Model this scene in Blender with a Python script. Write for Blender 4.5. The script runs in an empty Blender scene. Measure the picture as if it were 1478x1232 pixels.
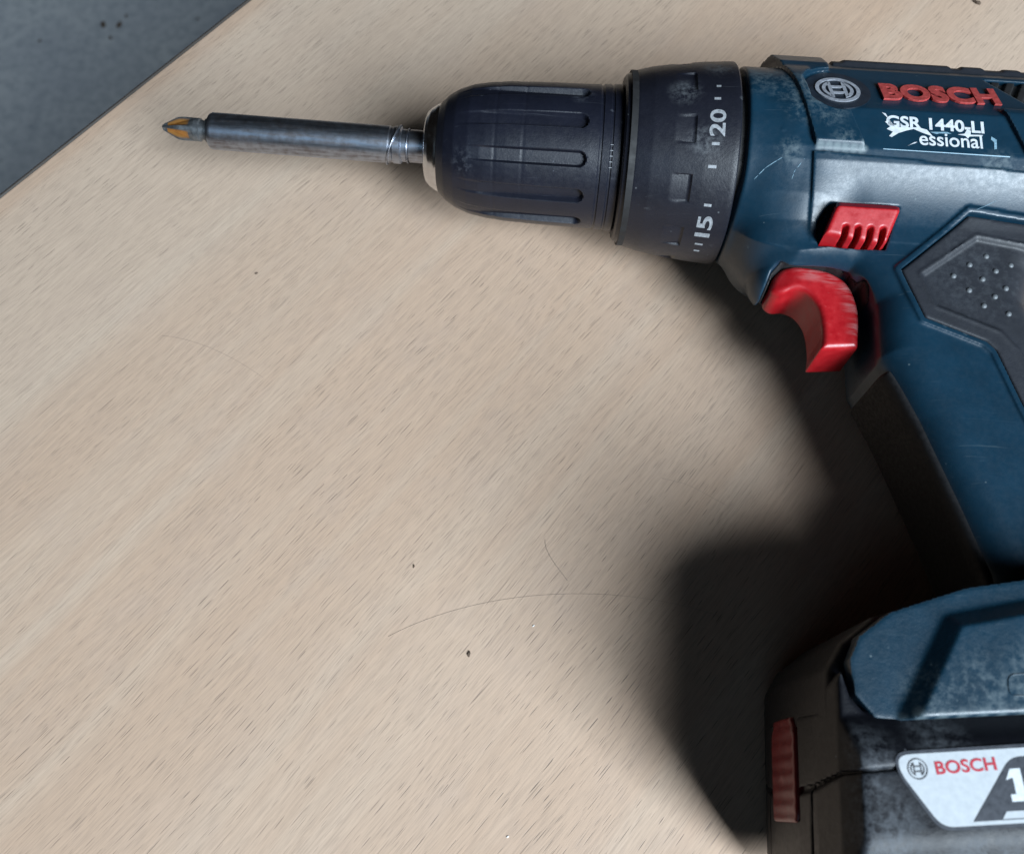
import bpy, bmesh, math, random
import numpy as np
from mathutils import Vector, Matrix
random.seed(4); rng = np.random.default_rng(4)
S = bpy.context.scene; C = S.collection
R = math.radians

# ------------------------------------------------------------------ camera
cam = bpy.data.cameras.new('camera'); cam.sensor_width = 36; cam.lens = 36*1350/1478
cam.clip_start = .01; cam.clip_end = 50
cam_o = bpy.data.objects.new('camera', cam); C.objects.link(cam_o)
cam_o.location = (0, 0, .263); cam_o.rotation_euler = (R(22), 0, 0)
cam.dof.use_dof = True; cam.dof.focus_distance = .255; cam.dof.aperture_fstop = 20
S.camera = cam_o
# ------------------------------------------------------------------ world and window light
W = bpy.data.worlds.new('World'); S.world = W; W.use_nodes = True
bg = W.node_tree.nodes['Background']; bg.inputs[0].default_value = (1, .80, .66, 1); bg.inputs[1].default_value = .005
ld = bpy.data.lights.new('window_light', 'AREA'); ld.shape = 'RECTANGLE'; ld.size = .64; ld.size_y = 1.25
ld.energy = 126; ld.color = (.77, .895, 1)
lo = bpy.data.objects.new('window_light', ld); C.objects.link(lo)
tgt = Vector((.03, .08, 0)); lo.location = tgt+2.0*Vector((.485, -.58, .655))
lo.rotation_euler = (tgt-lo.location).to_track_quat('-Z', 'Y').to_euler()
l2 = bpy.data.lights.new('far_window_light', 'AREA'); l2.shape = 'RECTANGLE'; l2.size = 1.1; l2.size_y = 1.0; l2.energy = 2.6; l2.color = (.50, .75, 1)
o2 = bpy.data.objects.new('far_window_light', l2); C.objects.link(o2); o2.location = (-.65, -1.15, 1.75)
o2.rotation_euler = (Vector((-.1, .15, 0))-o2.location).to_track_quat('-Z', 'Y').to_euler()
S.view_settings.view_transform = 'Standard'; S.view_settings.look = 'None'
S.view_settings.exposure = 0; S.view_settings.gamma = 1
S.render.engine = 'CYCLES'

# ------------------------------------------------------------------ material helper
class M:
    def __init__(s, name):
        s.m = bpy.data.materials.new(name); s.m.use_nodes = True
        s.t = s.m.node_tree; s.b = s.t.nodes['Principled BSDF']
        s.tc = s.t.nodes.new('ShaderNodeTexCoord'); s.obj = s.tc.outputs['Object']
    def n(s, typ, props=None, **ins):
        nd = s.t.nodes.new('ShaderNode'+typ)
        for k, v in (props or {}).items(): setattr(nd, k, v)
        for k, v in ins.items():
            key = int(k[1:]) if k[0] == '_' else k.replace('_', ' ')
            s.put(nd.inputs[key], v)
        return nd
    def put(s, sock, v):
        if isinstance(v, bpy.types.NodeSocket): s.t.links.new(v, sock)
        elif isinstance(v, bpy.types.Node): s.t.links.new(v.outputs[0], sock)
        elif isinstance(v, (tuple, list)) and len(v) == 3 and sock.type == 'RGBA': sock.default_value = (*v, 1)
        else: sock.default_value = v
    def math(s, op, a, b=0., c=None, clamp=False):
        nd = s.t.nodes.new('ShaderNodeMath'); nd.operation = op; nd.use_clamp = clamp
        s.put(nd.inputs[0], a); s.put(nd.inputs[1], b)
        if c is not None: s.put(nd.inputs[2], c)
        return nd.outputs[0]
    def vmul(s, v, k):
        return s.n('VectorMath', {'operation': 'MULTIPLY'}, _0=v, _1=k).outputs[0]
    def noise(s, scale, detail=3, rough=.55, vec=None, dist=0):
        return s.n('TexNoise', None, Vector=vec or s.obj, Scale=scale, Detail=detail, Roughness=rough, Distortion=dist).outputs[0]
    def map(s, v, a, b, c=0., d=1., smooth=False):
        nd = s.n('MapRange', {'clamp': True, 'interpolation_type': 'SMOOTHSTEP' if smooth else 'LINEAR'})
        for i, x in enumerate((v, a, b, c, d)): s.put(nd.inputs[i], x)
        return nd.outputs[0]
    def mix(s, f, a, b):
        nd = s.n('Mix', {'data_type': 'RGBA'})
        s.put(nd.inputs[0], f); s.put(nd.inputs[6], a); s.put(nd.inputs[7], b)
        return nd.outputs[2]
    def spots(s, pts):                      # soft patches round drill-local points (mm: u, w, z, radius)
        out = None
        for u, w, z, r in pts:
            d = s.n('VectorMath', {'operation': 'DISTANCE'}, _0=s.obj, _1=(u/1000, w/1000, (z+35)/1000)).outputs[1]
            k = s.map(d, r/1000, r*.25/1000, 0, 1, True)
            out = k if out is None else s.math('MAXIMUM', out, k)
        return out
    def attr(s, name):
        return s.n('Attribute', {'attribute_name': name}).outputs['Fac']
    def bump(s, h, strength, dist):
        nd = s.n('Bump', None, Height=h, Strength=strength, Distance=dist)
        s.t.links.new(nd.outputs[0], s.b.inputs['Normal']); return nd
    def set(s, **k):
        for a, v in k.items(): s.put(s.b.inputs[a.replace('_', ' ')], v)
        return s.m

def worn_plastic(name, col, dust, rough, spots, grit=.5, edge=.0, fine=900, dust_lo=.46, dust_hi=.62, specks=.0, dust_amt=.5, bumpy=.3, worn=None):
    m = M(name)
    big = m.noise(140, 4); mid = m.noise(680, 6, .7); fin = m.noise(fine*2.2, 3)
    c = m.mix(m.map(big, .3, .7), tuple(x*.85 for x in col), tuple(x*1.12 for x in col))
    f = None
    if spots:
        f = m.math('MULTIPLY', m.spots(spots), m.map(m.math('ADD', m.math('MULTIPLY', mid, .65), m.math('MULTIPLY', big, .35)), dust_lo, dust_hi, 0, 1))
        f = m.math('MULTIPLY', f, dust_amt)
    if worn:
        e = m.math('MULTIPLY', m.spots(worn), m.map(mid, .3, .5, .25, .95))
        f = e if f is None else m.math('MAXIMUM', f, e)
    if edge:
        p = m.n('NewGeometry').outputs['Pointiness']
        e = m.math('MULTIPLY', m.map(p, .53, .60), m.map(mid, .35, .6, .15, edge))
        f = e if f is None else m.math('MAXIMUM', f, e)
    if specks:
        v = m.n('TexVoronoi', None, Vector=m.obj, Scale=260, Randomness=1)
        sp = m.map(m.math('ADD', v.outputs['Distance'], m.math('MULTIPLY', m.noise(700), .1)), .13, .09)
        sp = m.math('MULTIPLY', sp, m.map(m.n('SeparateColor', None, Color=v.outputs['Color']).outputs[0], .80, .86))
        sp = m.math('MULTIPLY', sp, specks)
        f = sp if f is None else m.math('MAXIMUM', f, sp)
    # fine hair scratches
    sv = m.vmul(m.obj, (60, 1900, 300)); s1 = m.noise(1, 2, .5, sv, .6)
    sc = m.math('MULTIPLY', m.map(s1, .70, .76), .16)
    f = sc if f is None else m.math('MAXIMUM', f, sc)
    m.set(Base_Color=m.mix(f, c, dust), Roughness=m.map(m.math('ADD', m.math('MULTIPLY', mid, .7), m.math('MULTIPLY', f, .35)), .2, .9, rough-.08, rough+.22))
    m.bump(m.math('ADD', m.math('MULTIPLY', fin, .5), m.math('MULTIPLY', mid, grit)), bumpy, .00022)
    return m.m

BLUE = worn_plastic('blue_plastic', (.0038, .022, .041), (.10, .135, .15), .39,
    [(6, 12, 25, 13), (14, 6, 27, 11), (22, -3, 29, 7), (26, -12, 28, 6), (16, 0, 28, 9), (66, -16, 27, 7), (12, -14, 25, 5)], .5, .3, specks=.55, bumpy=.13, worn=[(19.5+2.2*i, -13.6+.0*i, 27.6-.05*i, 1.9) for i in range(6)]+[(31, -13.2, 27.4, 1.6), (30.5, -12, 28, 1.2)])
BLUEFOOT = worn_plastic('blue_plastic_scuffed', (.0038, .022, .040), (.11, .145, .16), .40,
    [(34, -153, 34, 9), (44, -152, 34, 11), (54, -150, 34, 12), (66, -148, 34, 14)], 1., .35, specks=.6, dust_amt=.42, worn=[(27+4*i, -157.6+.5*i, 33, 2.2) for i in range(12)])
BLACK = worn_plastic('black_plastic', (.0075, .0082, .0135), (.11, .12, .13), .42,
    [(-6, 14, 24, 8), (-14, 18, 20, 8), (-16, 2, 27, 6), (-10, -12, 24, 6)], .7, .35, specks=.5)
CHUCKM = worn_plastic('chuck_plastic', (.0060, .0070, .0130), (.10, .11, .13), .40, [(-76, -14, 12, 5), (-44, 6, 20, 5)], .6, .3, specks=.4, dust_amt=.35)
BATM = worn_plastic('battery_plastic', (.0045, .005, .0075), (.14, .155, .175), .46,
    [(20, -165, 34, 8), (19, -173, 34, 7), (24, -186, 33, 12), (42, -185, 34, 12), (60, -184, 34, 14), (22, -180, 34, 12), (34, -162, 34, 9)], 1.3, .25, specks=.7, dust_lo=.42, dust_hi=.66)
RUBBER = worn_plastic('grip_rubber', (.0125, .0145, .020), (.06, .07, .08), .58, [(62, -45, 18, 18)], 1.0, .0, fine=1400, dust_amt=.25)
def red(name, scuff, k1=(.28, .005, .009), k2=(.36, .010, .014)):
    m = M(name)
    mid = m.noise(420, 4, .6); st = m.noise(1, 3, .6, m.vmul(m.obj, (110, 700, 300)))
    f = m.math('MULTIPLY', m.map(st, .42, .62), m.spots(scuff))
    f = m.math('MULTIPLY', f, .7)
    f = m.math('MAXIMUM', f, m.math('MULTIPLY', m.map(m.noise(1500, 3), .62, .72), .10))
    m.set(Base_Color=m.mix(f, m.mix(m.map(mid, .3, .7), k1, k2), (.40, .17, .17)), Roughness=m.map(mid, .3, .7, .3, .46))
    m.bump(m.noise(900, 4), .12, .0002); return m.m
RED = red('red_plastic', [(22, -38, 9, 7), (27, -39.5, 9, 6), (32.5, -44, 9, 6), (34, -50, 9, 6), (34, -57, 9, 5)])
REDBUT = red('red_button_shaded', [(10, -170, 0, 3)], (.13, .004, .006), (.19, .006, .008))  # the red plastic darkened, shade on the battery end put into its colour
def simple(name, col, rough, metal=0, var=.15, scale=300, bump=.1):
    m = M(name); nz = m.noise(scale, 4, .6)
    m.set(Base_Color=m.mix(m.map(nz, .3, .7), tuple(x*(1-var) for x in col), tuple(min(1, x*(1+var)) for x in col)), Roughness=m.map(nz, .3, .7, rough*.8, min(1, rough*1.25)), Metallic=metal)
    if bump: m.bump(nz, bump, .0002)
    return m.m
FRONTRUB = simple('front_rubber_shaded', (.008, .008, .009), .6, 0, .2, 900)  # grip rubber in a darker copy, shade of the handle front in its colour
DARKHOLE = simple('dark_recess', (.008, .008, .009), .7)
for _m in (FRONTRUB, BATM): _m.node_tree.nodes['Principled BSDF'].inputs['Specular IOR Level'].default_value = .22
STEEL = M('worn_steel')
_n = STEEL.noise(1, 4, .6, STEEL.vmul(STEEL.obj, (90, 900, 900))); _g = STEEL.noise(500, 4)
STEEL.set(Base_Color=STEEL.mix(STEEL.map(STEEL.math('ADD', STEEL.math('MULTIPLY', _n, .6), STEEL.math('MULTIPLY', _g, .4)), .42, .62), (.36, .40, .47), (.20, .19, .20)),
    Metallic=1., Roughness=STEEL.map(_n, .3, .7, .30, .46))
STEEL.bump(_n, .15, .0001); STEEL = STEEL.m
SILVER = simple('bright_steel', (.62, .62, .63), .2, 1, .1, 400, .05)
BITM = M('bit_steel')
_f = BITM.attr('flute'); _w = BITM.noise(800, 3)
BITM.set(Base_Color=BITM.mix(_f, BITM.mix(BITM.map(_w, .35, .65), (.10, .11, .12), (.17, .18, .19)), (.50, .23, .06)), Metallic=.75, Roughness=.42); BITM = BITM.m  # flute faces coloured orange by the mask
LETRED = simple('red_lettering', (.34, .045, .042), .5, 0, .3, 900, .3)
LOGOM = simple('grey_logo', (.25, .265, .30), .5, 0, .25, 900, .2)
WHITEP = simple('white_print', (.50, .53, .56), .5, 0, .15, 900)
GREYP = simple('grey_numeral', (.21, .22, .235), .6, 0, .35, 1400)
SCRATCH = simple('scratched_plastic', (.16, .27, .34), .5, 0, .4, 2000)
LABELM = M('silver_label'); _a = LABELM.noise(700, 4); _s = LABELM.n('TexVoronoi', None, Vector=LABELM.obj, Scale=170)
LABELM.set(Base_Color=LABELM.mix(LABELM.math('MULTIPLY', LABELM.map(_s.outputs['Distance'], .10, .05), LABELM.map(LABELM.noise(130), .5, .6)), LABELM.mix(LABELM.map(_a, .3, .7), (.36, .385, .41), (.42, .445, .47)), (.09, .10, .11)), Roughness=.4); LABELM = LABELM.m
LABELDARK = simple('label_field_and_shade', (.022, .026, .036), .45, 0, .2, 800)
LABELRED = simple('label_red_print', (.36, .014, .03), .5, 0, .1, 800)
LABELINK = simple('label_black_print', (.03, .03, .035), .5, 0, .1, 800)
HAIRM = simple('hair_fibre', (.24, .19, .155), .5)
CRUMBM = simple('dark_crumb', (.09, .06, .04), .8)
PALECR = simple('pale_crumb', (.7, .68, .66), .7)

def wood():
    m = M('beech_veneer')
    x = m.obj
    wob = m.n('TexNoise', None, Vector=m.vmul(x, (6, 30, 1)), Scale=1, Detail=2)
    xs = m.n('VectorMath', {'operation': 'MULTIPLY_ADD'}, _0=wob.outputs['Color'], _1=(0, .012, 0), _2=x).outputs[0]
    def flecks(du, dv, ln, wd, lo, rnd):
        p = m.vmul(xs, (1/du, 1/dv, 1))
        p = m.n('VectorMath', {'operation': 'MULTIPLY'}, _0=p, _1=(1, 1, 0)).outputs[0]
        v = m.n('TexVoronoi', {'voronoi_dimensions': '2D'}, Vector=p, Scale=1, Randomness=1)
        d = m.n('VectorMath', {'operation': 'SUBTRACT'}, _0=p, _1=v.outputs['Position']).outputs[0]
        col = m.n('SeparateColor', None, Color=v.outputs['Color'])
        lv = m.map(col.outputs[1], 0, 1, .35, 1.)
        sx = m.n('SeparateXYZ', None, Vector=d)
        ax = m.math('DIVIDE', m.math('MULTIPLY', m.math('ABSOLUTE', sx.outputs[0]), du/ln), lv)
        ay = m.math('MULTIPLY', m.math('ABSOLUTE', sx.outputs[1]), dv/wd)
        e = m.math('ADD', m.math('POWER', ax, 2.), m.math('POWER', ay, 2.))
        return m.math('MULTIPLY', m.map(e, 1.15, .25), m.map(col.outputs[0], lo, lo+rnd))
    zone = m.noise(1, 3, .5, m.vmul(x, (5, 22, 1)))
    f1 = flecks(.0075, .0013, .0038, .00012, .38, .6)
    f2 = flecks(.0052, .00095, .0027, .00010, .15, 1.)
    f3 = flecks(.0120, .0030, .0052, .00018, .74, .5)
    f1 = m.math('MULTIPLY', f1, m.map(zone, .38, .56, .2, 1.)); f2 = m.math('MULTIPLY', f2, m.map(m.noise(1, 3, .5, m.vmul(x, (9, 60, 1))), .38, .58, .25, 1.))
    fine = m.noise(1, 4, .65, m.vmul(xs, (28, 1500, 1)))
    fine2 = m.noise(1, 3, .6, m.vmul(xs, (130, 2600, 1)))
    band = m.noise(1, 4, .55, m.vmul(xs, (.9, 15, 1)))
    band2 = m.noise(1, 3, .5, m.vmul(xs, (2.0, 55, 1)))
    blot = m.noise(45, 4, .6)
    c = m.mix(m.map(band, .32, .68), (.445, .308, .218), (.475, .345, .256))
    c = m.mix(m.map(band2, .5, .72, 0, .5), c, (.515, .41, .32))
    c = m.mix(m.map(m.noise(1, 2, .5, m.vmul(xs, (.5, 9, 1))), .50, .60, 0, .5), c, (.50, .40, .315))
    c = m.mix(m.map(blot, .5, .75, 0, .35), c, (.42, .315, .25))
    c = m.mix(m.map(fine, .40, .75, 0, .34), c, (.24, .17, .125))
    c = m.mix(m.map(fine2, .45, .75, 0, .42), c, (.22, .165, .13))
    dark = m.math('MAXIMUM', m.math('MAXIMUM', m.math('MULTIPLY', f1, .70), m.math('MULTIPLY', f2, .46)), m.math('MULTIPLY', f3, .85))
    c = m.mix(dark, c, (.065, .05, .042))
    m.set(Base_Color=c, Roughness=m.map(fine, .3, .7, .5, .66), Specular_IOR_Level=.35)
    m.bump(m.math('ADD', m.math('MULTIPLY', dark, -1.), m.math('MULTIPLY', fine, .25)), .35, .00015)
    return m.m
WOOD = wood()
EDGE = simple('edge_band', (.03, .023, .018), .6, 0, .3, 60)
def concrete():
    m = M('concrete_floor')
    a = m.noise(9, 6, .6); b = m.noise(70, 5, .65); v = m.n('TexVoronoi', None, Vector=m.obj, Scale=42)
    c = m.mix(m.map(a, .3, .7), (.39, .42, .46), (.50, .53, .55))
    c = m.mix(m.map(b, .42, .72, 0, .75), c, (.24, .275, .32))
    sp = m.math('MULTIPLY', m.map(v.outputs['Distance'], .10, .05), m.map(m.n('SeparateColor', None, Color=v.outputs['Color']).outputs[0], .9, .95))
    c = m.mix(m.math('MULTIPLY', sp, .8), c, (.03, .03, .04))
    m.set(Base_Color=c, Roughness=.75); m.bump(b, .2, .002); return m.m
FLOOR = concrete()

# ------------------------------------------------------------------ object helpers
def link(name, verts, faces, mat, parent=None, smooth=True, sharp=None, scale=.001, attrs=None):
    me = bpy.data.meshes.new(name)
    v = np.asarray(verts, np.float64)*scale
    me.from_pydata(v.tolist(), [], faces if isinstance(faces, list) else faces.tolist()); me.update()
    if smooth: me.polygons.foreach_set('use_smooth', [True]*len(me.polygons))
    if sharp: me.set_sharp_from_angle(angle=R(sharp))
    for k, a in (attrs or {}).items():
        at = me.attributes.new(k, 'FLOAT', 'POINT'); at.data.foreach_set('value', np.asarray(a, np.float32))
    me.materials.append(mat)
    o = bpy.data.objects.new(name, me); C.objects.link(o)
    if parent: o.parent = parent
    return o
def tag(o, label, cat, group=None):
    o['label'] = label; o['category'] = cat
    if group: o['group'] = group
    return o
def empty(name, loc, rz, label, cat, group=None):
    o = bpy.data.objects.new(name, None); C.objects.link(o); o.empty_display_size = .02
    o.location = loc; o.rotation_euler = (0, 0, rz); return tag(o, label, cat, group)

# ---- signed distance helpers (drill-local millimetres: u along the axis, w up the drill, z to the side)
def sd_poly(x, y, pts):
    n = len(pts)
    d = np.full(np.shape(x), 1e18, np.float32); s = np.ones(np.shape(x), np.float32)
    for i in range(n):
        ax, ay = pts[i]; bx, by = pts[i-1]
        ex, ey = bx-ax, by-ay
        wx, wy = x-ax, y-ay
        t = np.clip((wx*ex+wy*ey)/(ex*ex+ey*ey), 0, 1)
        dx, dy = wx-ex*t, wy-ey*t
        d = np.minimum(d, dx*dx+dy*dy)
        c1 = y >= ay; c2 = y < by; c3 = ex*wy > ey*wx
        s = np.where((c1 & c2 & c3) | (~c1 & ~c2 & ~c3), -s, s)
    return s*np.sqrt(d)
def ext(d2, z, h, r):
    a = d2+r; b = np.abs(z)-h+r
    return np.minimum(np.maximum(a, b), 0)+np.hypot(np.maximum(a, 0), np.maximum(b, 0))-r
def smin(a, b, k):
    h = np.maximum(k-np.abs(a-b), 0)/k
    return np.minimum(a, b)-h*h*k*.25
def smax(a, b, k): return -smin(-a, -b, k)
def sstep(a, b, x):
    t = np.clip((x-a)/(b-a), 0, 1); return t*t*(3-2*t)
def seg(x, y, a, b):
    ex, ey = b[0]-a[0], b[1]-a[1]
    t = np.clip(((x-a[0])*ex+(y-a[1])*ey)/(ex*ex+ey*ey), 0, 1)
    return np.hypot(x-a[0]-ex*t, y-a[1]-ey*t)
def polyline(x, y, pts):
    d = 1e9
    for a, b in zip(pts, pts[1:]): d = np.minimum(d, seg(x, y, a, b))
    return d

SECTION = [(30, -30), (29.6, 8), (26, 15.5), (20, 20), (-.5, 27.7), (-13, 27.1), (-16.5, 25.6), (-29.5, 16.2), (-36, 14), (-36, -30)]
SECTION = [p for p in SECTION if p[1] > 0]
SECTION = SECTION + [(p[0], -p[1]) for p in SECTION[::-1]]
GRIP = [(27, -6), (26, -33), (16.5, -38.3), (30, -42), (35.5, -52), (35.5, -67.6), (39, -75),
        (43.5, -85.3), (51.4, -107), (56.7, -122.7), (58.5, -136), (108, -136), (103.5, -122), (92, -90), (82.5, -68), (78.2, -56),
        (76.4, -49.5), (78, -42), (83, -36), (90, -26), (94, -18), (94, 0), (60, 5), (20, 0)]
TRIG = [(10.8, -45.0), (11.9, -41.5), (14.5, -38.9), (25.1, -39.7), (30, -42.3), (32.2, -45.7), (33.6, -52.3), (32.6, -62.7), (23.1, -63.8), (23.9, -59.3), (23.3, -51.5), (20.5, -47), (17.1, -45.6), (13.2, -47.2), (11.2, -46.4)]
PAD = [(60, -26.8), (75, -28.2), (100, -31), (125, -60), (125, -126), (85, -126), (68.2, -81), (63.3, -66), (61, -63.6), (46.4, -58), (41.4, -44.1)]
PADIN = [(62, -32.8), (74, -34.6), (92, -37), (122, -62), (122, -122), (90, -122), (72, -74), (69, -65), (65.2, -60.2), (49.7, -54.1), (46.6, -45.1)]
SLOT = [(20.9, -30), (23.6, -26.2), (41.6, -26.2), (41.3, -28), (38, -38.4), (21.2, -37.0)]
LOGO = (25.8, 7.8)
def body(u, w, z):
    return sd_poly(w, z, SECTION)
def grip_base(u, w, z):
    d2 = sd_poly(u, w, GRIP)
    return ext(d2, z, 18.2, 9.)
def nose(u, w, z):
    ax, aw, bx, bw = 15.0, -24., 13.4, -40.0
    ex, ew = bx-ax, bw-aw
    t = np.clip(((u-ax)*ex+(w-aw)*ew)/(ex*ex+ew*ew), 0, 1)
    return np.sqrt((u-ax-ex*t)**2+(w-aw-ew*t)**2+(z/1.2)**2)-(13.2-6.3*t)
def trigger_slot(u, w, z):
    tz = ext(sd_poly(u, w, TRIG)-1.3, z, 11.2, 1.)
    return np.minimum(tz, ext(sd_poly(u, w, [(30, -43), (34.6, -45), (36.3, -53), (36.0, -68), (33, -72), (20, -75), (20, -50)]), z, 14., 1.))
def well(u, w, z):
    s = trigger_slot(u, w, z)
    return np.maximum(np.maximum(s-.02, -(s+.6)), housing(u, w, z, False)+1.)
def housing(u, w, z, cut=True):
    za = np.abs(z)
    a = body(u, w, z)
    rear = u-93-np.minimum(0, w*0)
    main = smax(smax(a, 13-u-(28-w)*.12, 1.5), rear, 5)
    gear = smax(smax(np.hypot(w+.4, z)-27.7, 1.2-u, 1.), u-15-(28-w)*.12-20*sstep(-4, -16, w), .5)
    main = np.maximum(main, -np.maximum(u-23, w+9))
    fr = smax(a+4.6*(1-np.clip((u-1)/21, 0, 1))**2, 1.6-u, 9)
    fr = np.maximum(smax(fr, w-2, 7*sstep(24, 16, u)+.01), u-26)
    g = grip_base(u, w, z)
    f = np.minimum(smin(gear, fr, 4*sstep(22, 11, u)+.01), main)
    f = smin(smin(f, g, 6), nose(u, w, z), 11)
    # raised side panel below the long groove
    rise = .9*(1-sstep(-20, -38, w)*.9)
    f2 = np.minimum(a, g+.0)
    pm = np.maximum(w+14.7+.035*(u-17), 17.8-u-(w+15)*.06)
    pm = np.maximum(pm, u-91)
    f = smin(f, smax(f-rise, np.maximum(pm, -36-w), .3), .2)
    # front and rear raised blocks beside the name strip
    u1 = np.where(w < 6, 27.2-.32*(w+1), 25)
    blk = np.maximum.reduce([a-1.5, 10+(28-w)*.2-u, u-u1, -14.2-w, (a-1.5)*.62+(-12.3-w)*.78, 10.2-np.hypot(u-LOGO[0], w-LOGO[1])])
    blk2 = np.maximum.reduce([a-1.3, 69.2-.35*(w+1)-u, u-92, -13.4-w, w-2])
    f = smin(smin(f, blk, .5), blk2, .4)
    gblk = np.maximum.reduce([np.hypot(w+.4, z)-28.9, 10+(28-w)*.2-u, u-19, -14.2-w, 10.2-np.hypot(u-LOGO[0], w-LOGO[1])])
    f = smin(f, gblk, .3)
    # vent recess at the rear of the name strip
    f = smax(f, -np.maximum.reduce([-(a+1.8), 72.5-(w-13)*.7-u, w-18.5, 3.-w]), .3)
    if not cut: return f
    # trigger slot and selector slot
    f = smax(f, -trigger_slot(u, w, z), .8)
    sl = np.maximum(sd_poly(u, w, SLOT), 13.5-za)
    f = smax(f, -sl, .25)
    # recess for the rubber pad with a raised lip round it
    dp = sd_poly(u, w, PAD)
    lip = smax(np.maximum(np.abs(dp-.7)-.7, f-.6), 8-za, .3)
    f = smin(f, lip, .9)
    pocket = np.maximum(dp, -(f+1.2))
    f = np.maximum(f, -pocket)
    # parting lines
    return f
def pad(u, w, z):
    g = grip_base(u, w, z); a = body(u, w, z)
    f = smin(g, smax(a, u-93, 5), 6)
    dp = sd_poly(u, w, PAD)
    di = sd_poly(u, w, PADIN)
    f = smax(f-.35, dp+.25, .7)
    wall = np.clip(-di/.9, 0, 1)
    f = f+.95*wall*wall*(3-2*wall)
    f = f+.35*(1-sstep(.0, .5, np.abs(di-.45)))*-1
    return f
def front_grip(u, w, z):
    g = grip_base(u, w, z)
    m = sd_poly(u, w, [(20, -73), (38.5, -71), (43.6, -80), (49, -92), (55.6, -110), (59.5, -123), (61, -130), (40, -130)])
    m2 = np.maximum(m, np.abs(z)-14.)
    return smax(g-.8, m2, 1.2)
FOOT = [(18.0, -147.3), (20.4, -142.0), (27.2, -136.5), (43.6, -130.1), (56, -127.4), (108, -120), (120, -122), (122, -146.5), (52, -155.4), (27, -158.5), (22.8, -158.4), (18.9, -154.0)]
FOOTP = [(24.2, -170), (40.6, -139.2), (56, -135.2), (108, -130), (140, -130), (140, -170)]
def foot(u, w, z):
    d = sd_poly(u, w, FOOT)
    f = ext(d, z, 34.6, 1.)
    dp = sd_poly(u, w, FOOTP)
    # side lobe: the outer face drops behind the raised panel in a sloped wall
    f = smax(f, np.abs(z)-34.6+3.4*np.clip(dp/3.4, 0, 1), .3)
    return f
def foot_core(u, w, z):
    d = sd_poly(u, w, [(15.4, -149), (18.2, -143), (25, -136.8), (44, -130.2), (60, -127), (108, -121), (118, -123), (120, -150), (16, -162)])
    bulge = (1-np.clip(np.abs(z)/33, 0, 1)**2)*3.*sstep(-136, -157, w)*sstep(60, 15, u)
    return ext(d-bulge, z, 27.6, 3.)
BAT_UZ = [(18.0, 34.8), (15.4, 29), (13.6, 20), (12.6, 10), (12.4, 0)]
BAT_UZ = BAT_UZ + [(p[0], -p[1]) for p in BAT_UZ[-2::-1]] + [(122, -34.8), (122, 34.8)]
LAB = [(25.4, -168.3), (25.5, -166.2), (27.4, -164.9), (116, -153.1), (108, -167.9), (33.4, -177.9), (32.0, -177.6)]
def battery(u, w, z):
    za = np.abs(z)
    a = sd_poly(u, z, BAT_UZ)
    wt = w-.13*(u-28)
    q = smax(a, -191.5-wt, 2.5)
    q = smax(q, w+157-.13*np.maximum(u-18, 0), 1.)
    q = smax(q, (za-34.8)*.85+(wt+164.0)*.52, 1.)
    # worn bevel along the bottom edge
    q = smax(q, (za-34.8)*.87-(wt+180.6)*.5, 1.2)
    # rounded vertical front edges
    q = smax(q, (za-34.8)*.62+(16.4-u)*.78, 3.)
    # seam line all round
    sw = -169.5+.16*(u-14.4)-3.0*sstep(16.5, 12.4, u)
    cut = np.maximum(np.abs(w-sw)-.36-.25*sstep(17, 12.5, u), np.maximum(-(q+.9), u-30))
    q = np.maximum(q, -cut)
    sv = np.maximum.reduce([np.abs(za-17.5-.03*(w+160))-.4, -(q+.9), u-20, w-sw, ])
    q = np.maximum(q, -sv)
    # shallow pocket for the label, button pocket
    bp = np.maximum.reduce([za-10.2, np.abs(w+167.3)-11, u-17.5])
    q = smax(q, -bp, .6)
    return q
def battery_rail(u, w, z):
    # the black shoulder of the pack that rises round the foot
    d = sd_poly(u, w, [(14.2, -153), (16.6, -149.4), (18.2, -154.6), (22.5, -158.8), (27, -158.9), (52, -155.8), (120, -147.5), (120, -165), (14.2, -175)])
    return ext(d, z, 30.4, .6)
def battery_all(u, w, z):
    za = np.abs(z)
    q = battery(u, w, z)
    r = smax(battery_rail(u, w, z), (za-34.8)*.62+(16.4-u)*.78, 3.)
    r = smax(r, sd_poly(u, z, BAT_UZ), .5)
    return np.minimum(q, np.maximum(r, -164-w+.13*(u-28)))
def button(u, w, z):
    a = sd_poly(u, z, BAT_UZ)
    m = sd_poly(w, z, [(-156.8, 7), (-161, 9.6), (-177, 9.6), (-179, 9), (-179, -9), (-177, -9.6), (-161, -9.6), (-156.8, -7)])
    rib = .12*np.cos((w+157)*2*np.pi/3.1)
    f = smax(a-.6-rib*(np.abs(z) < 8.6), m, 1.)
    return np.maximum(f, u-18.5)
def chaikin(p, n):
    for _ in range(n):
        q = []
        for i in range(len(p)):
            a, b = p[i], p[(i+1) % len(p)]
            if a == b: q += [a]; continue
            q += [(a[0]*.78+b[0]*.22, a[1]*.78+b[1]*.22), (a[0]*.22+b[0]*.78, a[1]*.22+b[1]*.78)]
        p = q
    return p
TRIGR = chaikin([q for p in TRIG for q in ([p]*3 if p[1] < -60 else [p])], 2)
def trigger(u, w, z):
    return ext(sd_poly(u-.4, w-.9, TRIGR)-.2, z, 5.0+3.1*sstep(8.5, 19, u), 1.7)
SW = [(21.3, -36.6), (25, -26.6), (40.2, -26.6), (41, -28), (37.6, -37.4), (36, -38.3)]
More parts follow.
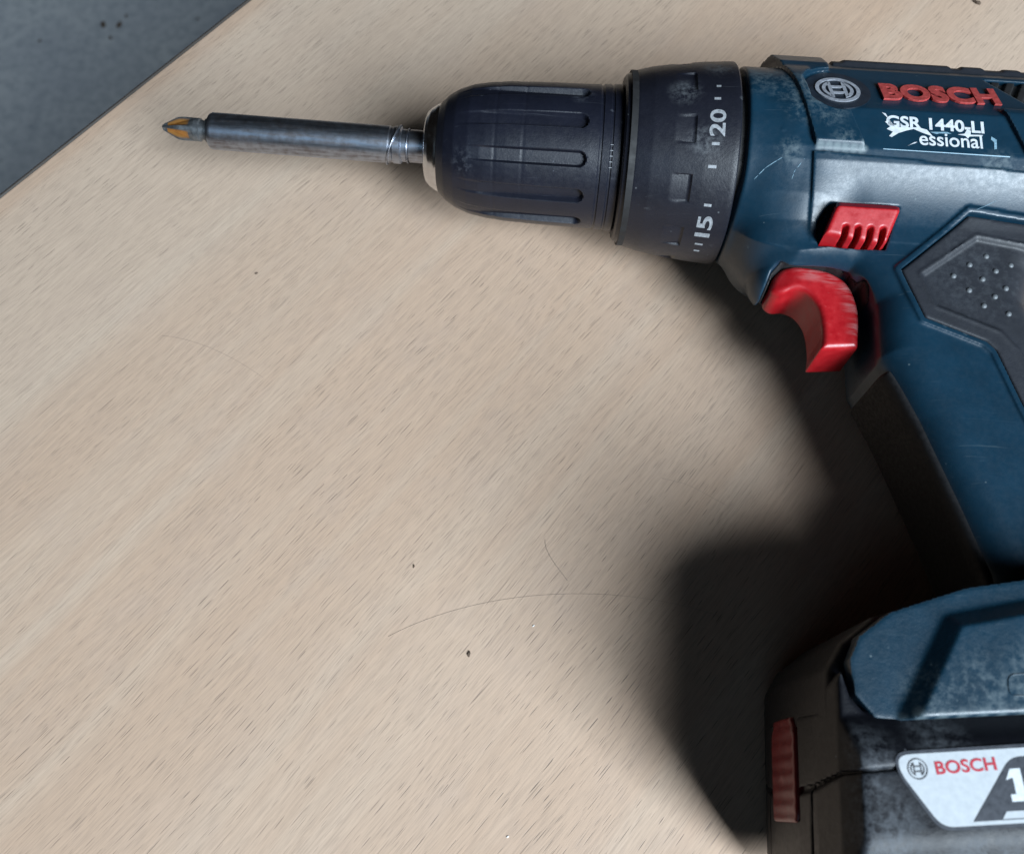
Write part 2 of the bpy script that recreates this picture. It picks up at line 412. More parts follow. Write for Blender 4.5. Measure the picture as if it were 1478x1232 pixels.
def selector(u, w, z):
    za = np.abs(z)
    d = sd_poly(u, w, SW)
    ridge = -30.0
    top = np.where(w > ridge, 24.4+(ridge-w)*.75, 24.4+(w-ridge)*.42)
    f = smax(d, (za-top)*.9, 1.1)
    f = np.maximum(f, 13.6-za)
    for k in range(4):
        c = 26.3+k*3.2
        f = smax(f, -np.maximum.reduce([seg(u, w, (c+.3, -34.8), (c-.3, -40))-.72, 15-za]), .35)
    return f

def surface(f, lo, hi, h):
    """mesh of f = 0 by surface nets in a narrow band, then pulled onto the surface"""
    lo = np.array(lo, np.float32); hi = np.array(hi, np.float32)
    k = 4; H = h*k
    nc = np.ceil((hi-lo)/H).astype(int)+1
    cx = [lo[i]+(np.arange(nc[i])+.5)*H-h*.5 for i in range(3)]
    g = np.meshgrid(*[c.astype(np.float32) for c in cx], indexing='ij')
    fc = f(*[a.ravel() for a in g]).reshape(nc)
    n = nc*k
    near = np.abs(fc) < H*1.6+1.5
    up = lambda a: a.repeat(k, 0).repeat(k, 1).repeat(k, 2)
    V = up(fc).astype(np.float32); mk = up(near)
    ii = np.argwhere(mk)
    P = lo+ii.astype(np.float32)*h
    vals = np.empty(len(P), np.float32)
    for a in range(0, len(P), 1000000):
        q = P[a:a+1000000]; vals[a:a+1000000] = f(q[:, 0], q[:, 1], q[:, 2])
    V[mk] = vals
    s = V < 0
    c = np.zeros(np.array(s.shape)-1, np.int8)
    for dx in (0, 1):
        for dy in (0, 1):
            for dz in (0, 1): c += s[dx:s.shape[0]-1+dx, dy:s.shape[1]-1+dy, dz:s.shape[2]-1+dz]
    act = (c > 0) & (c < 8)
    cells = np.argwhere(act)
    idx = -np.ones(act.shape, np.int64); idx[act] = np.arange(len(cells))
    acc = np.zeros((len(cells), 3), np.float32); cnt = np.zeros(len(cells), np.float32)
    corner = [(x, y, z) for x in (0, 1) for y in (0, 1) for z in (0, 1)]
    cv = {o: V[cells[:, 0]+o[0], cells[:, 1]+o[1], cells[:, 2]+o[2]] for o in corner}
    for o in corner:
        for ax in range(3):
            if o[ax]: continue
            p = list(o); p[ax] = 1; p = tuple(p)
            a, b = cv[o], cv[p]; x = (a < 0) != (b < 0)
            t = np.where(x, a/np.where(x, a-b, 1), 0)
            q = np.tile(np.array(o, np.float32), (len(cells), 1)); q[:, ax] += t
            acc[x] += q[x]; cnt[x] += 1
    vv = lo+(cells+acc/cnt[:, None])*h
    e = h*.25
    for _ in range(2):
        x, y, z = vv.T
        f0 = f(x, y, z)
        gr = np.stack([f(x+e, y, z)-f(x-e, y, z), f(x, y+e, z)-f(x, y-e, z), f(x, y, z+e)-f(x, y, z-e)], 1)/(2*e)
        st = f0[:, None]*gr/np.maximum((gr**2).sum(1), .3)[:, None]
        ln = np.linalg.norm(st, axis=1, keepdims=True)
        vv = vv-st*np.minimum(1, h*.5/np.maximum(ln, 1e-9))
    quads = []
    for ax in range(3):
        b, d = [(1, 2), (2, 0), (0, 1)][ax]
        sl = [slice(None)]*3; sl[ax] = slice(0, -1); s0 = s[tuple(sl)]
        sl[ax] = slice(1, None); s1 = s[tuple(sl)]
        ed = np.argwhere(s0 != s1)
        ed = ed[(ed[:, b] > 0) & (ed[:, d] > 0) & (ed[:, b] < act.shape[b]) & (ed[:, d] < act.shape[d])]
        fl = s0[ed[:, 0], ed[:, 1], ed[:, 2]]
        def at(ob, od):
            q = ed.copy(); q[:, b] -= ob; q[:, d] -= od
            return idx[q[:, 0], q[:, 1], q[:, 2]]
        qd = np.stack([at(1, 1), at(0, 1), at(0, 0), at(1, 0)], 1)
        qd[~fl] = qd[~fl][:, ::-1]
        quads.append(qd)
    q = np.concatenate(quads); q = q[(q >= 0).all(1)]
    e0 = np.concatenate([q[:, [0, 1]], q[:, [1, 2]], q[:, [2, 3]], q[:, [3, 0]]])
    deg = np.bincount(e0.ravel(), minlength=len(vv)).astype(np.float32)[:, None]; deg = np.maximum(deg, 1)
    def relax(v, lam):
        s_ = np.stack([np.bincount(e0[:, 0], v[e0[:, 1], k], len(v))+np.bincount(e0[:, 1], v[e0[:, 0], k], len(v)) for k in range(3)], 1)
        return (v+lam*(s_/deg-v)).astype(np.float32)
    for _ in range(2):
        vv = relax(vv, .6)
        x, y, z = vv.T
        f0 = f(x, y, z)
        gr = np.stack([f(x+e, y, z)-f(x-e, y, z), f(x, y+e, z)-f(x, y-e, z), f(x, y, z+e)-f(x, y, z-e)], 1)/(2*e)
        st = f0[:, None]*gr/np.maximum((gr**2).sum(1), .3)[:, None]
        ln = np.linalg.norm(st, axis=1, keepdims=True)
        vv = vv-st*np.minimum(1, h*.5/np.maximum(ln, 1e-9))
    return relax(relax(vv, .5), .4), q
ZC = 35.
def part_sdf(name, f, lo, hi, h, mat, parent, sharp=38):
    v, q = surface(f, lo, hi, h)
    v = v.copy(); v[:, 2] += ZC
    return link(name, v, q, mat, parent, True, sharp)
def zsurf(f, u, w, zhi=45.):
    u = np.asarray(u, np.float32); w = np.asarray(w, np.float32)
    z = np.full(u.shape, zhi, np.float32); out = np.full(u.shape, np.nan, np.float32)
    for z0 in np.arange(zhi, 0, -.25):
        v = f(u, w, np.full(u.shape, z0, np.float32))
        hit = np.isnan(out) & (v < 0)
        out[hit] = z0+.12
    return np.nan_to_num(out, nan=0.)
def lathe(prof, fn, nth, du, wc=-.4):
    pts = []
    for (u0, r0), (u1, r1) in zip(prof, prof[1:]):
        n = max(1, int(math.ceil(math.hypot(u1-u0, r1-r0)/du)))
        for i in range(n): t = i/n; pts.append((u0+(u1-u0)*t, r0+(r1-r0)*t))
    pts.append(prof[-1]); pts = np.array(pts)
    th = np.arange(nth)*2*np.pi/nth
    U, T = np.meshgrid(pts[:, 0], th, indexing='ij'); Rr = np.repeat(pts[:, 1][:, None], nth, 1)
    if fn is not None: Rr = fn(U, T, Rr)
    v = np.stack([U, wc+Rr*np.sin(T), ZC+Rr*np.cos(T)], -1).reshape(-1, 3)
    a = np.arange(len(pts)-1)[:, None]*nth; j = np.arange(nth)[None]; j2 = (j+1) % nth
    q = np.stack([a+j, a+j2, a+nth+j2, a+nth+j], -1).reshape(-1, 4)
    return v, q[:, ::-1]
def tube(pts, r, n=8, closed=False):
    P = np.array(pts, float); m = len(P); vs = []; fs = []
    for i in range(m):
        a = P[(i-1) % m] if (closed or i > 0) else P[i]; b = P[(i+1) % m] if (closed or i < m-1) else P[i]
        t = b-a; t /= np.linalg.norm(t)+1e-9
        x = np.cross(t, (0, 0, 1.)); 
        if np.linalg.norm(x) < 1e-3: x = np.cross(t, (0, 1., 0))
        x /= np.linalg.norm(x); y = np.cross(x, t)
        rr = r[i] if hasattr(r, '__len__') else r
        for k in range(n):
            an = 2*math.pi*k/n; vs.append(P[i]+rr*(math.cos(an)*x+math.sin(an)*y))
    for i in range(m if closed else m-1):
        for k in range(n):
            fs.append([i*n+k, i*n+(k+1) % n, ((i+1) % m)*n+(k+1) % n, ((i+1) % m)*n+k])
    if not closed: fs += [list(range(n))[::-1], list(range((m-1)*n, m*n))]
    return vs, fs
def text(body, width, height, extrude=.0, weight=.0, bevel=0., res=6, spacing=1.):
    cu = bpy.data.curves.new('lettering', 'FONT'); cu.body = body; cu.size = 1; cu.extrude = extrude; cu.offset = weight; cu.bevel_depth = bevel
    cu.resolution_u = res; cu.space_character = spacing
    o = bpy.data.objects.new('lettering', cu); C.objects.link(o)
    me = bpy.data.meshes.new_from_object(o.evaluated_get(bpy.context.evaluated_depsgraph_get()))
    v = np.empty(len(me.vertices)*3); me.vertices.foreach_get('co', v); v = v.reshape(-1, 3)
    fs = [list(p.vertices) for p in me.polygons]
    bpy.data.objects.remove(o); bpy.data.meshes.remove(me)
    mn, mx = v.min(0), v.max(0)
    v[:, 0] = (v[:, 0]-mn[0])/(mx[0]-mn[0])*width; v[:, 1] = (v[:, 1]-mn[1])/(mx[1]-mn[1])*height
    v[:, 2] = (v[:, 2]-mn[2])
    return v, fs
def frame3(u0, w0, du, dw, surf):
    """map text x,y (mm) to the drill surface: x along (du,dw)"""
    l = math.hypot(du, dw); du /= l; dw /= l
    def fn(v, up):
        u = u0+v[:, 0]*du-v[:, 1]*dw; w = w0+v[:, 0]*dw+v[:, 1]*du
        return np.stack([u, w, ZC+surf(u, w)+v[:, 2]+up], 1)
    return fn
def plates(polys, h):
    """flat raised plates from 2-D polygons: top face and sides"""
    vs, fs = [], []
    for p in polys:
        n = len(p); b = len(vs)
        a = sum(p[i-1][0]*p[i][1]-p[i][0]*p[i-1][1] for i in range(n))
        if a < 0: p = p[::-1]
        vs += [(x, y, h) for x, y in p]+[(x, y, -.35) for x, y in p]
        fs.append([b+i for i in range(n)])
        for i in range(n): j = (i+1) % n; fs.append([b+i, b+n+i, b+n+j, b+j])
    return np.array(vs, float), fs
def armature(r, ring, bar):
    P = []
    n = 40
    for i in range(n):
        a, b = 2*math.pi*i/n, 2*math.pi*(i+1)/n
        P.append([(r*math.cos(a), r*math.sin(a)), (r*math.cos(b), r*math.sin(b)), ((r-ring)*math.cos(b), (r-ring)*math.sin(b)), ((r-ring)*math.cos(a), (r-ring)*math.sin(a))])
    q = r*.70; x0 = r*.40
    for s in (-1, 1):
        a0 = math.acos((x0-bar)/q)
        aa = [a0-2*a0*i/14 for i in range(15)]
        i0 = math.acos(min(1, x0/(q-bar))) if x0 < q-bar else .01
        bb = [-i0+2*i0*i/14 for i in range(15)]
        outer = [(s*q*math.cos(t), q*math.sin(t)) for t in aa]; inner = [(s*(q-bar)*math.cos(t), (q-bar)*math.sin(t)) for t in bb]
        for i in range(14):
            P.append([outer[i], outer[i+1], inner[13-i], inner[14-i]])
        P.append([(s*(x0-bar), -q*.86), (s*x0, -q*.8), (s*x0, q*.8), (s*(x0-bar), q*.86)])
    for y in (-1, 1):
        P.append([(-(x0-bar), y*r*.24-bar*.5), (x0-bar, y*r*.24-bar*.5), (x0-bar, y*r*.24+bar*.5), (-(x0-bar), y*r*.24+bar*.5)])
    return P

# ------------------------------------------------------------------ floor and table (the setting)
def sheet(name, pts, z, mat):
    return link(name, [(x, y, z) for x, y in pts], [list(range(len(pts)))], mat, None, False, None, 1)
fl = sheet('floor', [(-4, -4), (4, -4), (4, 5), (-4, 5)], 0, FLOOR); fl.location.z = -.74; fl['kind'] = 'structure'
EA = math.atan2(.0855, .073)
tb = empty('table', (-.1365, .2347, 0), EA, 'pale beech veneered table whose dark edge runs across the top left corner', 'table')
# table-local: x along the edge, y towards the floor side (0 at the edge)
def rounded_slab(x0, x1, y0, y1, z0, z1, r, n=5):
    vs, fs = [], []
    prof = [(0, z0)]+[(-r*(1-math.cos(R(90*i/n))) , z1-r+r*math.sin(R(90*i/n))) for i in range(n+1)]
    for o, z in prof:
        vs += [(x0-o, y0-o, z), (x1+o, y0-o, z), (x1+o, y1+o, z), (x0-o, y1+o, z)]
    m = len(prof)
    for i in range(m-1):
        for k in range(4): fs.append([i*4+k, i*4+(k+1) % 4, (i+1)*4+(k+1) % 4, (i+1)*4+k])
    fs += [[0, 3, 2, 1], [(m-1)*4+k for k in range(4)]]
    return vs, fs
v, f = rounded_slab(-.55, .85, -.75, -.0020, -.025, 0, .0008)
link('tabletop', v, f, WOOD, tb, True, 30, 1)
v, f = rounded_slab(-.55, .85, -.0020, 0, -.025, -.0003, .0012)
link('edge_band', v, f, EDGE, tb, True, 30, 1)

# ------------------------------------------------------------------ the drill
ANG = R(-4.407)
drill = empty('cordless_drill', (.062849, .175852, 0), ANG, 'blue and black cordless drill lying on its side on the beech table with red trigger', 'drill')
part_sdf('housing', housing, (-1, -140, -34), (98, 36, 34), .38, BLUE, drill)
part_sdf('rubber_grip', pad, (36, -130, -26), (112, -20, 26), .42, RUBBER, drill)
part_sdf('front_grip', front_grip, (28, -134, -20), (64, -66, 20), .45, FRONTRUB, drill)
part_sdf('foot', foot, (14, -162, -36), (128, -118, 36), .5, BLUEFOOT, drill)
part_sdf('foot_frame', foot_core, (10, -160, -34), (126, -118, 34), .7, BATM, drill)
trig = part_sdf('trigger', trigger, (7, -66, -12), (36, -36, 12), .35, RED, drill)
part_sdf('trigger_well', well, (4, -78, -17), (40, -34, 17), .3, DARKHOLE, drill)
part_sdf('direction_selector', selector, (18, -43, 10), (43, -24, 28), .28, RED, drill, 50)
bat = part_sdf('battery', battery_all, (6, -195, -37), (126, -135, 37), .42, BATM, drill)
part_sdf('release_button', button, (7, -181, -16), (19, -155, 16), .4, REDBUT, bat)
# recess floors seen through the openings
def vent(u, w, z):
    a = body(u, w, z)
    m = np.maximum.reduce([72.9-(w-13)*.7-u, w-18.2, 3.3-w, u-91, -z])
    slots = np.abs(((u-.5*w)/4.2) % 1-.5)*4.2-.9
    return np.maximum(np.maximum(a+np.where(slots < 0, 1.4, .4), m), -(a+3))
part_sdf('vent_grille', vent, (66, 1, 15), (93, 21, 30), .35, DARKHOLE, drill)
def top_strip(u, w, z):
    a = body(u, w, z)
    t = .7+.55*(sstep(30, 31.5, u)-sstep(61, 62, u))+.55*(sstep(64, 65, u)-sstep(70.5, 71.5, u))+.45*(sstep(76, 77, u)-sstep(81, 82, u))
    return smax(np.maximum(smax(a-t, 22.5-w, .5), np.abs(z)-17.5), np.maximum(27.5-u, u-92), .6)
part_sdf('top_guard', top_strip, (26, 20, -20), (94, 34, 20), .4, RUBBER, drill)
# torque collar
CP = [(-31.6, 18), (-31.6, 22.9), (-31.1, 23.7), (-28, 25.1), (-24, 26.2), (-18, 27.2), (-10, 28.2), (-2.4, 28.8), (-1.4, 28.8), (-1, 28.4), (-1, 21)]
NA = [R(-19.0+360/11*k) for k in range(11)]
def adiff(t, a): return (t-a+np.pi) % (2*np.pi)-np.pi
def collar_fn(U, T, r):
    o = r.copy()
    for a in NA:
        x = np.abs(adiff(T, a))*28
        m = (1-sstep(3.7, 4.0, x))*(1-sstep(-13.2, -12.8, U))*sstep(-29.5, -29, U)
        o = np.where(m > 0, o+(np.minimum(o, 27.15)-o)*m, o)
    return o
v, q = lathe(CP, collar_fn, 520, .4)
collar = link('torque_collar', v, q, BLACK, drill, True, 30)
def on_collar(v, uc, th0, up):
    ur = np.interp(uc-v[:, 1], [p[0] for p in CP[1:-1]], [p[1] for p in CP[1:-1]])
    t = th0+v[:, 0]/28.5; r = ur+v[:, 2]+up
    return np.stack([uc-v[:, 1], -.4+r*np.sin(t), ZC+r*np.cos(t)], 1)
for s, th, wd in (('20', -15.5, 8.2), ('15', -74., 8.0)):
    v, f = text(s, wd*.92, 4.2, .02, .022, spacing=.85 if s == '15' else 1)
    v[:, 0] -= wd*.92/2; v[:, 1] -= 2.1
    link('numeral', on_collar(v, -7.4, R(th), .04), f, GREYP, collar, False)
tv = []; tf = []
for th, ln, off in ((-1, 1.7, 0), (-27, 2.0, 0), (-39, 2.2, -.3), (-60, 2.0, 0), (-88, 2.2, 0), (-95, 1.6, 0), (8, 1.2, .4)):
    b = len(tv)
    p = np.array([(-.4, -ln/2, .03), (.4, -ln/2, .03), (.4, ln/2, .03), (-.4, ln/2, .03)])
    tv += on_collar(p, -7.6+off, R(th), .03).tolist(); tf.append([b, b+1, b+2, b+3])
link('scale_marks', tv, tf, GREYP, collar, False)
# neck between collar, chuck and housing
v, q = lathe([(-33.6, 15), (-33.6, 19.5), (-30, 19.5), (-30, 25), (2.5, 25), (2.5, 15)], None, 90, 3)
link('gearbox_neck', v, q, DARKHOLE, drill, True, 30)
# keyless chuck
KP = [(-84.6, 9), (-84.6, 12.4), (-84.2, 13.0), (-82, 15.2), (-79, 17.0), (-75, 18.5), (-70, 19.4), (-64, 20.0), (-52, 20.4), (-41.5, 20.55), (-38.2, 20.55), (-37.9, 20.3), (-37.4, 20.3), (-37.1, 20.7), (-35.2, 20.8), (-34.9, 20.5), (-34.5, 20.5), (-34.2, 20.9), (-32.2, 21.0), (-31.8, 20.5), (-31.8, 14)]
GA = [R(-40+30*k) for k in range(12)]
def chuck_fn(U, T, r):
    o = r.copy()
    for a in GA:
        x = adiff(T, a)*20
        d = np.hypot(np.maximum(U+43.6, 0), x)-2.15
        m = 1-sstep(-.45, .15, d)
        m = m*sstep(-80, -77, U)
        fl = np.minimum(r-.0, 19.15-.0*x)-.35*sstep(-80, -70, U)
        o = np.where(m > 0, o+(np.minimum(o, fl)-o)*m, o)
    for uu in (-67.2, -59.2):               # shallow worn parting lines round the sleeve
        o = o-.12*np.exp(-((U-uu)/.25)**2)
    return o
v, q = lathe(KP, chuck_fn, 480, .4)
chuck = link('chuck', v, q, CHUCKM, drill, True, 30)
v, q = lathe([(-78, 5.6), (-88.3, 5.6), (-88.6, 6.0), (-88.6, 9.2), (-88.2, 10.2), (-87, 11.4), (-85.2, 12.5), (-84.4, 12.7), (-84.2, 12.2), (-84.2, 9)], None, 120, .4)
link('nose_ring', v, q, SILVER, chuck, True, 35)
tv = []; tf = []
for k in range(5):                          # little tick marks near the chuck's rear edge
    t = R(-28-4.2*k); b = len(tv)
    for dt, du in ((-.004, -1.0), (.004, -1.0), (.004, .3), (-.004, .3)):
        r = 20.87; tv.append((-34+du, -.4+r*math.sin(t+dt), ZC+r*math.cos(t+dt)))
    tf.append([b, b+1, b+2, b+3])
link('tick_marks', tv, tf, GREYP, chuck, False)

# lettering, emblem and name strip on the housing
hs = lambda u, w: zsurf(housing, u, w)
def facet(u, w): return np.where(w > -.5, 27.7-.376*(w+.5), 27.7+.048*(w+.5))
v, f = text('BOSCH', 31.8, 8.3, .03, .04, .012, 5, 1.03)
v[:, 2] *= 9; v[:, 2] = np.minimum(v[:, 2], .75)
fm = frame3(37.6, 4.0, 1, .018, facet)
link('raised_lettering', fm(v, .05), f, LETRED, drill, False)
v, f = plates([[(9.0*math.cos(i*math.pi/24), 9.0*math.sin(i*math.pi/24)) for i in range(48)]], .25)
badge = link('emblem_disc', frame3(LOGO[0], LOGO[1], 1, 0, lambda u, w: np.where(w > -.5, 27.7-.376*(w+.5), 27.7-.376*(w+.5)*.6))(v, 0), f, simple('dark_disc', (.010, .016, .026), .45, 0, .2, 500), drill, False)
v, f = plates(armature(6.1, 1.05, .95), .5)
link('emblem', frame3(LOGO[0], LOGO[1]-.1, 1, .03, facet)(v, .12), f, LOGOM, badge, False)
v, f = text('GSR 1440-LI', 25.7, 3.8, 0, .03, 0, 5, 1.0)
strip = link('model_lettering', frame3(37.2, -6.1, 1, -.012, facet)(v, .10), f, WHITEP, drill, False)
v, f = text('essional', 16.5, 4.3, 0, .012, 0, 5, 1.0)
link('model_lettering', frame3(45.6, -11.2, 1, .0, facet)(v, .10), f, WHITEP, drill, False)
def decal(name, pts, mat, parent, surf, up, z=None):
    p = np.array(pts, float)
    zz = ZC+surf(p[:, 0], p[:, 1])+up
    a = sum(p[i-1][0]*p[i][1]-p[i][0]*p[i-1][1] for i in range(len(p)))
    idx = list(range(len(p)))
    return link(name, np.stack([p[:, 0], p[:, 1], zz], 1), [idx if a > 0 else idx[::-1]], mat, parent, False)
decal('torn_print', [(36.2, -1.6), (37.2, -1.9), (37.9, -3.6), (37.6, -5.3), (39.5, -6.0), (42, -5.9), (44.2, -5.8), (45.6, -5.7), (47.8, -6.3), (49.6, -8.8), (48.4, -8.0), (46.2, -7.2), (44.3, -6.3), (42.5, -6.9), (40.2, -7.9), (38.4, -9.3), (37.7, -9.0), (38.8, -7.6), (37.2, -6.8), (38.3, -5.8), (36.9, -4.6), (37.9, -3.6)], WHITEP, strip, facet, .13)
decal('torn_print', [(55.8, -7.2), (57.6, -6.8), (58.4, -5.4), (59.4, -5.8), (59.2, -7.0), (62.4, -6.9), (62.2, -7.3), (58.9, -7.6), (58.4, -8.3), (57.8, -7.5)], WHITEP, strip, facet, .13)
decal('torn_print', [(42.6, -11.6), (44.6, -10.7), (45.0, -10.3), (44.2, -10.5), (42.2, -11.9)], WHITEP, strip, facet, .13)
decal('torn_print', [(64.6, -7.2), (65.9, -8.1), (65.7, -11), (65.0, -11.2), (65.2, -9), (64.4, -8.1)], SCRATCH, strip, facet, .12)
decal('torn_print', [(48.5, -6.9), (53, -6.6), (54.3, -7.1), (51, -7.2), (50.2, -7.5)], SCRATCH, strip, facet, .12)
decal('strip_edge', [(36, -13.0), (69, -13.0), (69, -13.35), (36, -13.25)], SCRATCH, drill, hs, .03)
# scratches
def scratch(pts, r):
    p = np.array(pts, float); n = 12
    t = np.linspace(0, len(p)-1, n); u = np.interp(t, range(len(p)), p[:, 0]); w = np.interp(t, range(len(p)), p[:, 1])
    z = hs(u, w)+ZC-.02
    rr = [r*(.35+.65*math.sin(math.pi*(i+.6)/(n+.2))) for i in range(n)]
    return link('scratch', *tube(np.stack([u, w, z], 1), rr, 5), SCRATCH, drill, True)
# pad dots
padz = lambda u, w: zsurf(pad, u, w)
dots = [(55.3, -44.5), (59.8, -40.8), (64.4, -37.9), (58.9, -48.5), (62.7, -44.9), (66.4, -42.2), (70.6, -40.0), (62.2, -52.8), (65.3, -49.9), (68.4, -47.2), (68.2, -54.7)]
dm = M('grip_dot_rubber'); dm.set(Base_Color=(.10, .11, .12), Roughness=.5); DOTM = dm.m
grip = bpy.data.objects['rubber_grip']
dz = padz(np.array([d[0] for d in dots]), np.array([d[1] for d in dots]))
me0 = None
for (du_, dw_), z in zip(dots, dz):
    if me0 is None:
        prof = [(0.82*math.cos(R(a)), .62*math.sin(R(a))) for a in (0, 25, 50, 72, 90)]
        vs = [(r*math.cos(k*math.pi/6), r*math.sin(k*math.pi/6), h-.05) for r, h in prof[:-1] for k in range(12)]+[(0, 0, prof[-1][1]-.05)]
        fs = [[i*12+k, i*12+(k+1) % 12, (i+1)*12+(k+1) % 12, (i+1)*12+k] for i in range(3) for k in range(12)]+[[36+k, 36+(k+1) % 12, 48] for k in range(12)]
        o = link('grip_dot', vs, fs, DOTM, grip, True); me0 = o.data
    else:
        o = bpy.data.objects.new('grip_dot', me0); C.objects.link(o); o.parent = grip
    o.location = (du_/1000, dw_/1000, (z-.1+ZC)/1000)
# battery label
lz = 34.92
flat = lambda u, w: np.full(np.shape(u), lz)
def rnd(pts, r, n=5):
    out = []; m = len(pts)
    for i in range(m):
        p = np.array(pts[i], float); a = np.array(pts[i-1], float)-p; b = np.array(pts[(i+1) % m], float)-p
        rr = r[i] if hasattr(r, '__len__') else r
        la = min(rr, np.linalg.norm(a)*.45); a = p+a/np.linalg.norm(a)*la; lb = min(rr, np.linalg.norm(b)*.45); b = p+b/np.linalg.norm(b)*lb
        for k in range(n+1):
            t = k/n; q = a*(1-t)**2+2*p*t*(1-t)+b*t*t; out.append((q[0], q[1]))
    return out
LP = [(25.2, -165.3), (116, -153.2), (108, -168.0), (32.7, -177.8), (25.3, -168.4)]
rim = decal('label_shade_rim', rnd([(24.7, -164.7), (116.5, -152.4), (108.4, -168.6), (32.3, -178.5), (24.7, -168.5)], [2.9, 3, 3, 2.6, 2.9]), LABELDARK, bat, flat, -.06)  # dark plate painting the shadow line of a recessed label edge
lab = decal('label', rnd(LP, [2.6, 3, 3, 2.4, 2.6]), LABELM, bat, flat, 0)
b_, t_ = (lambda u: -177.8+.13*(u-32.7)), (lambda u: -165.3+.133*(u-25.2))
dk = rnd([(38.6, b_(38.6)+.7), (46.9, t_(46.9)-1.6), (100, t_(100)-1.6), (92, b_(92)+.7)], [.1, 2.2, 2, .1])
dark = decal('label_field', dk, LABELDARK, lab, flat, .06)
v, f = plates(armature(1.95, .2, .22), 0); v[:, 2] = np.maximum(v[:, 2], -.03)
link('label_emblem', frame3(28.8, -167.6, 1, .13, flat)(v, .09), f, LABELINK, lab, False)
v, f = text('BOSCH', 11.9, 2.45, 0, .022, 0, 5, 1.02)
link('label_lettering', frame3(32.45, -168.4, 1, .15, flat)(v, .08), f, LABELRED, lab, False)
v = np.array([(0, 3.9, 0), (1.2, 5.9, 0), (3.2, 5.9, 0), (3.2, 1.3, 0), (4.3, 1.3, 0), (4.3, 0, 0), (.3, 0, 0), (.3, 1.3, 0), (1.4, 1.3, 0), (1.4, 4.3, 0), (.35, 4.0, 0)])
link('label_numeral', frame3(46.1, -172.2, 1, .13, flat)(v, .12), [list(range(len(v)))[::-1]], WHITEP, lab, False)
decal('label_bar', [(44.2, b_(44.2)+.9), (45.1, b_(45.1)+2.2), (60, b_(60)+2.2), (59.4, b_(59.4)+.9)], LABELM, lab, flat, .12)
# little embossed outline on the foot
zf = lambda u, w: zsurf(foot, u, w)
pts = rnd([(48.6, -148.2), (56, -147.2), (55.6, -151.6), (48.4, -152.4)], 1.6)
pz = zf(np.array([p[0] for p in pts]), np.array([p[1] for p in pts]))+ZC-.05
link('embossed_mark', *tube([(p[0], p[1], z) for p, z in zip(pts, pz)], .14, 5, True), BLUEFOOT, bpy.data.objects['foot'], True)
scratch([(3.6, -20.2), (6.2, -17.9), (10.3, -15.9)], .13)
scratch([(13.0, -21.2), (13.5, -19.2), (15.8, -16.3)], .10)
scratch([(61.0, -26.5), (64.0, -24.8), (66.7, -23.4)], .07)

# ------------------------------------------------------------------ bit holder and bit (held in the chuck)
def placed(name, u, label, cat, lift=.0, yaw=0.):
    c, s = math.cos(ANG), math.sin(ANG); w = -.4+lift
    return empty(name, (.062849+(c*u-s*w)/1000, .175852+(s*u+c*w)/1000, ZC/1000), ANG+yaw, label, cat)
def recentre(v, u): v = np.array(v, float); v[:, 0] -= u; v[:, 1] += .4; v[:, 2] -= ZC; return v
U0 = -125.
hold = placed('bit_holder', U0, 'long round steel bit holder clamped in the silver nose of the black chuck', 'bit holder', .55, -.016)
v, q = lathe([(-152.6, 3.6), (-153.6, 3.7), (-154.1, 4.6), (-153.9, 5.1), (-153.2, 5.4), (-99.6, 5.4), (-99.2, 5.1), (-98.6, 5.1), (-98.2, 5.4), (-96.2, 5.4), (-95.8, 4.9), (-95.8, 3)], None, 96, .6)
link('sleeve', recentre(v, U0), q, STEEL, hold, True, 30)
v, q = lathe([(-96.2, 3), (-96.2, 4.7), (-94.4, 4.7), (-94.2, 4.4), (-93.6, 4.4), (-93.4, 4.75), (-80, 4.75), (-80, 2)], None, 60, .6)
link('shank', recentre(v, U0), q, STEEL, hold, True, 30)
ring = []
for k in range(40):                         # the sprung wire clip lies askew round the sleeve
    t = R(-150+k*300/39*1.0); ring.append((-98.4+1.9*math.sin(t+R(35)), -.4+5.62*math.sin(t), ZC+5.62*math.cos(t)))
link('wire_clip', *(lambda vf: (recentre(vf[0], U0), vf[1]))(tube(ring, .30, 7)), STEEL, hold, True)
ring = [(-94.0, -.4+4.9*math.sin(R(a)), ZC+4.9*math.cos(R(a))) for a in range(-140, 150, 10)]
link('wire_clip', *(lambda vf: (recentre(vf[0], U0), vf[1]))(tube(ring, .22, 6)), STEEL, hold, True)
U1 = -160.
bit = placed('screwdriver_bit', U1, 'short dark cross head screwdriver bit with orange flutes at the tip of the holder', 'screwdriver bit', 1.15, -.016)
BP = [(-168.9, .05), (-168.8, .75), (-168.3, 1.05), (-166.6, 1.95), (-164.4, 3.05), (-163.6, 3.3), (-162.6, 3.42), (-157.2, 3.42), (-156.9, 2.9), (-155.4, 2.8), (-155.2, 3.5), (-150, 3.5), (-150, .5)]
msk = []
def bit_fn(U, T, r):
    o = r.copy(); m = np.zeros_like(r)
    depth = np.clip((U+169.2)/1.2, 0, 1)*np.clip((-158.6-U)/6.0, 0, 1)**.8
    for k in range(4):
        x = adiff(T, R(-37+45+4+90*k))
        lim = R(36)
        a = np.clip(1-np.abs(x)/lim, 0, 1)
        cut = np.minimum(1, a*2.2)*depth
        o = np.where(np.abs(x) < lim, o*(1-.52*cut), o); m = np.maximum(m, np.clip(cut*3-.5, 0, 1)*(U < -160.2)*(U > -167.3))
    msk.append(m.ravel()); return o
v, q = lathe(BP, bit_fn, 120, .12)
link('tip', recentre(v, U1), q, BITM, bit, True, 40, attrs={'flute': msk[0]})
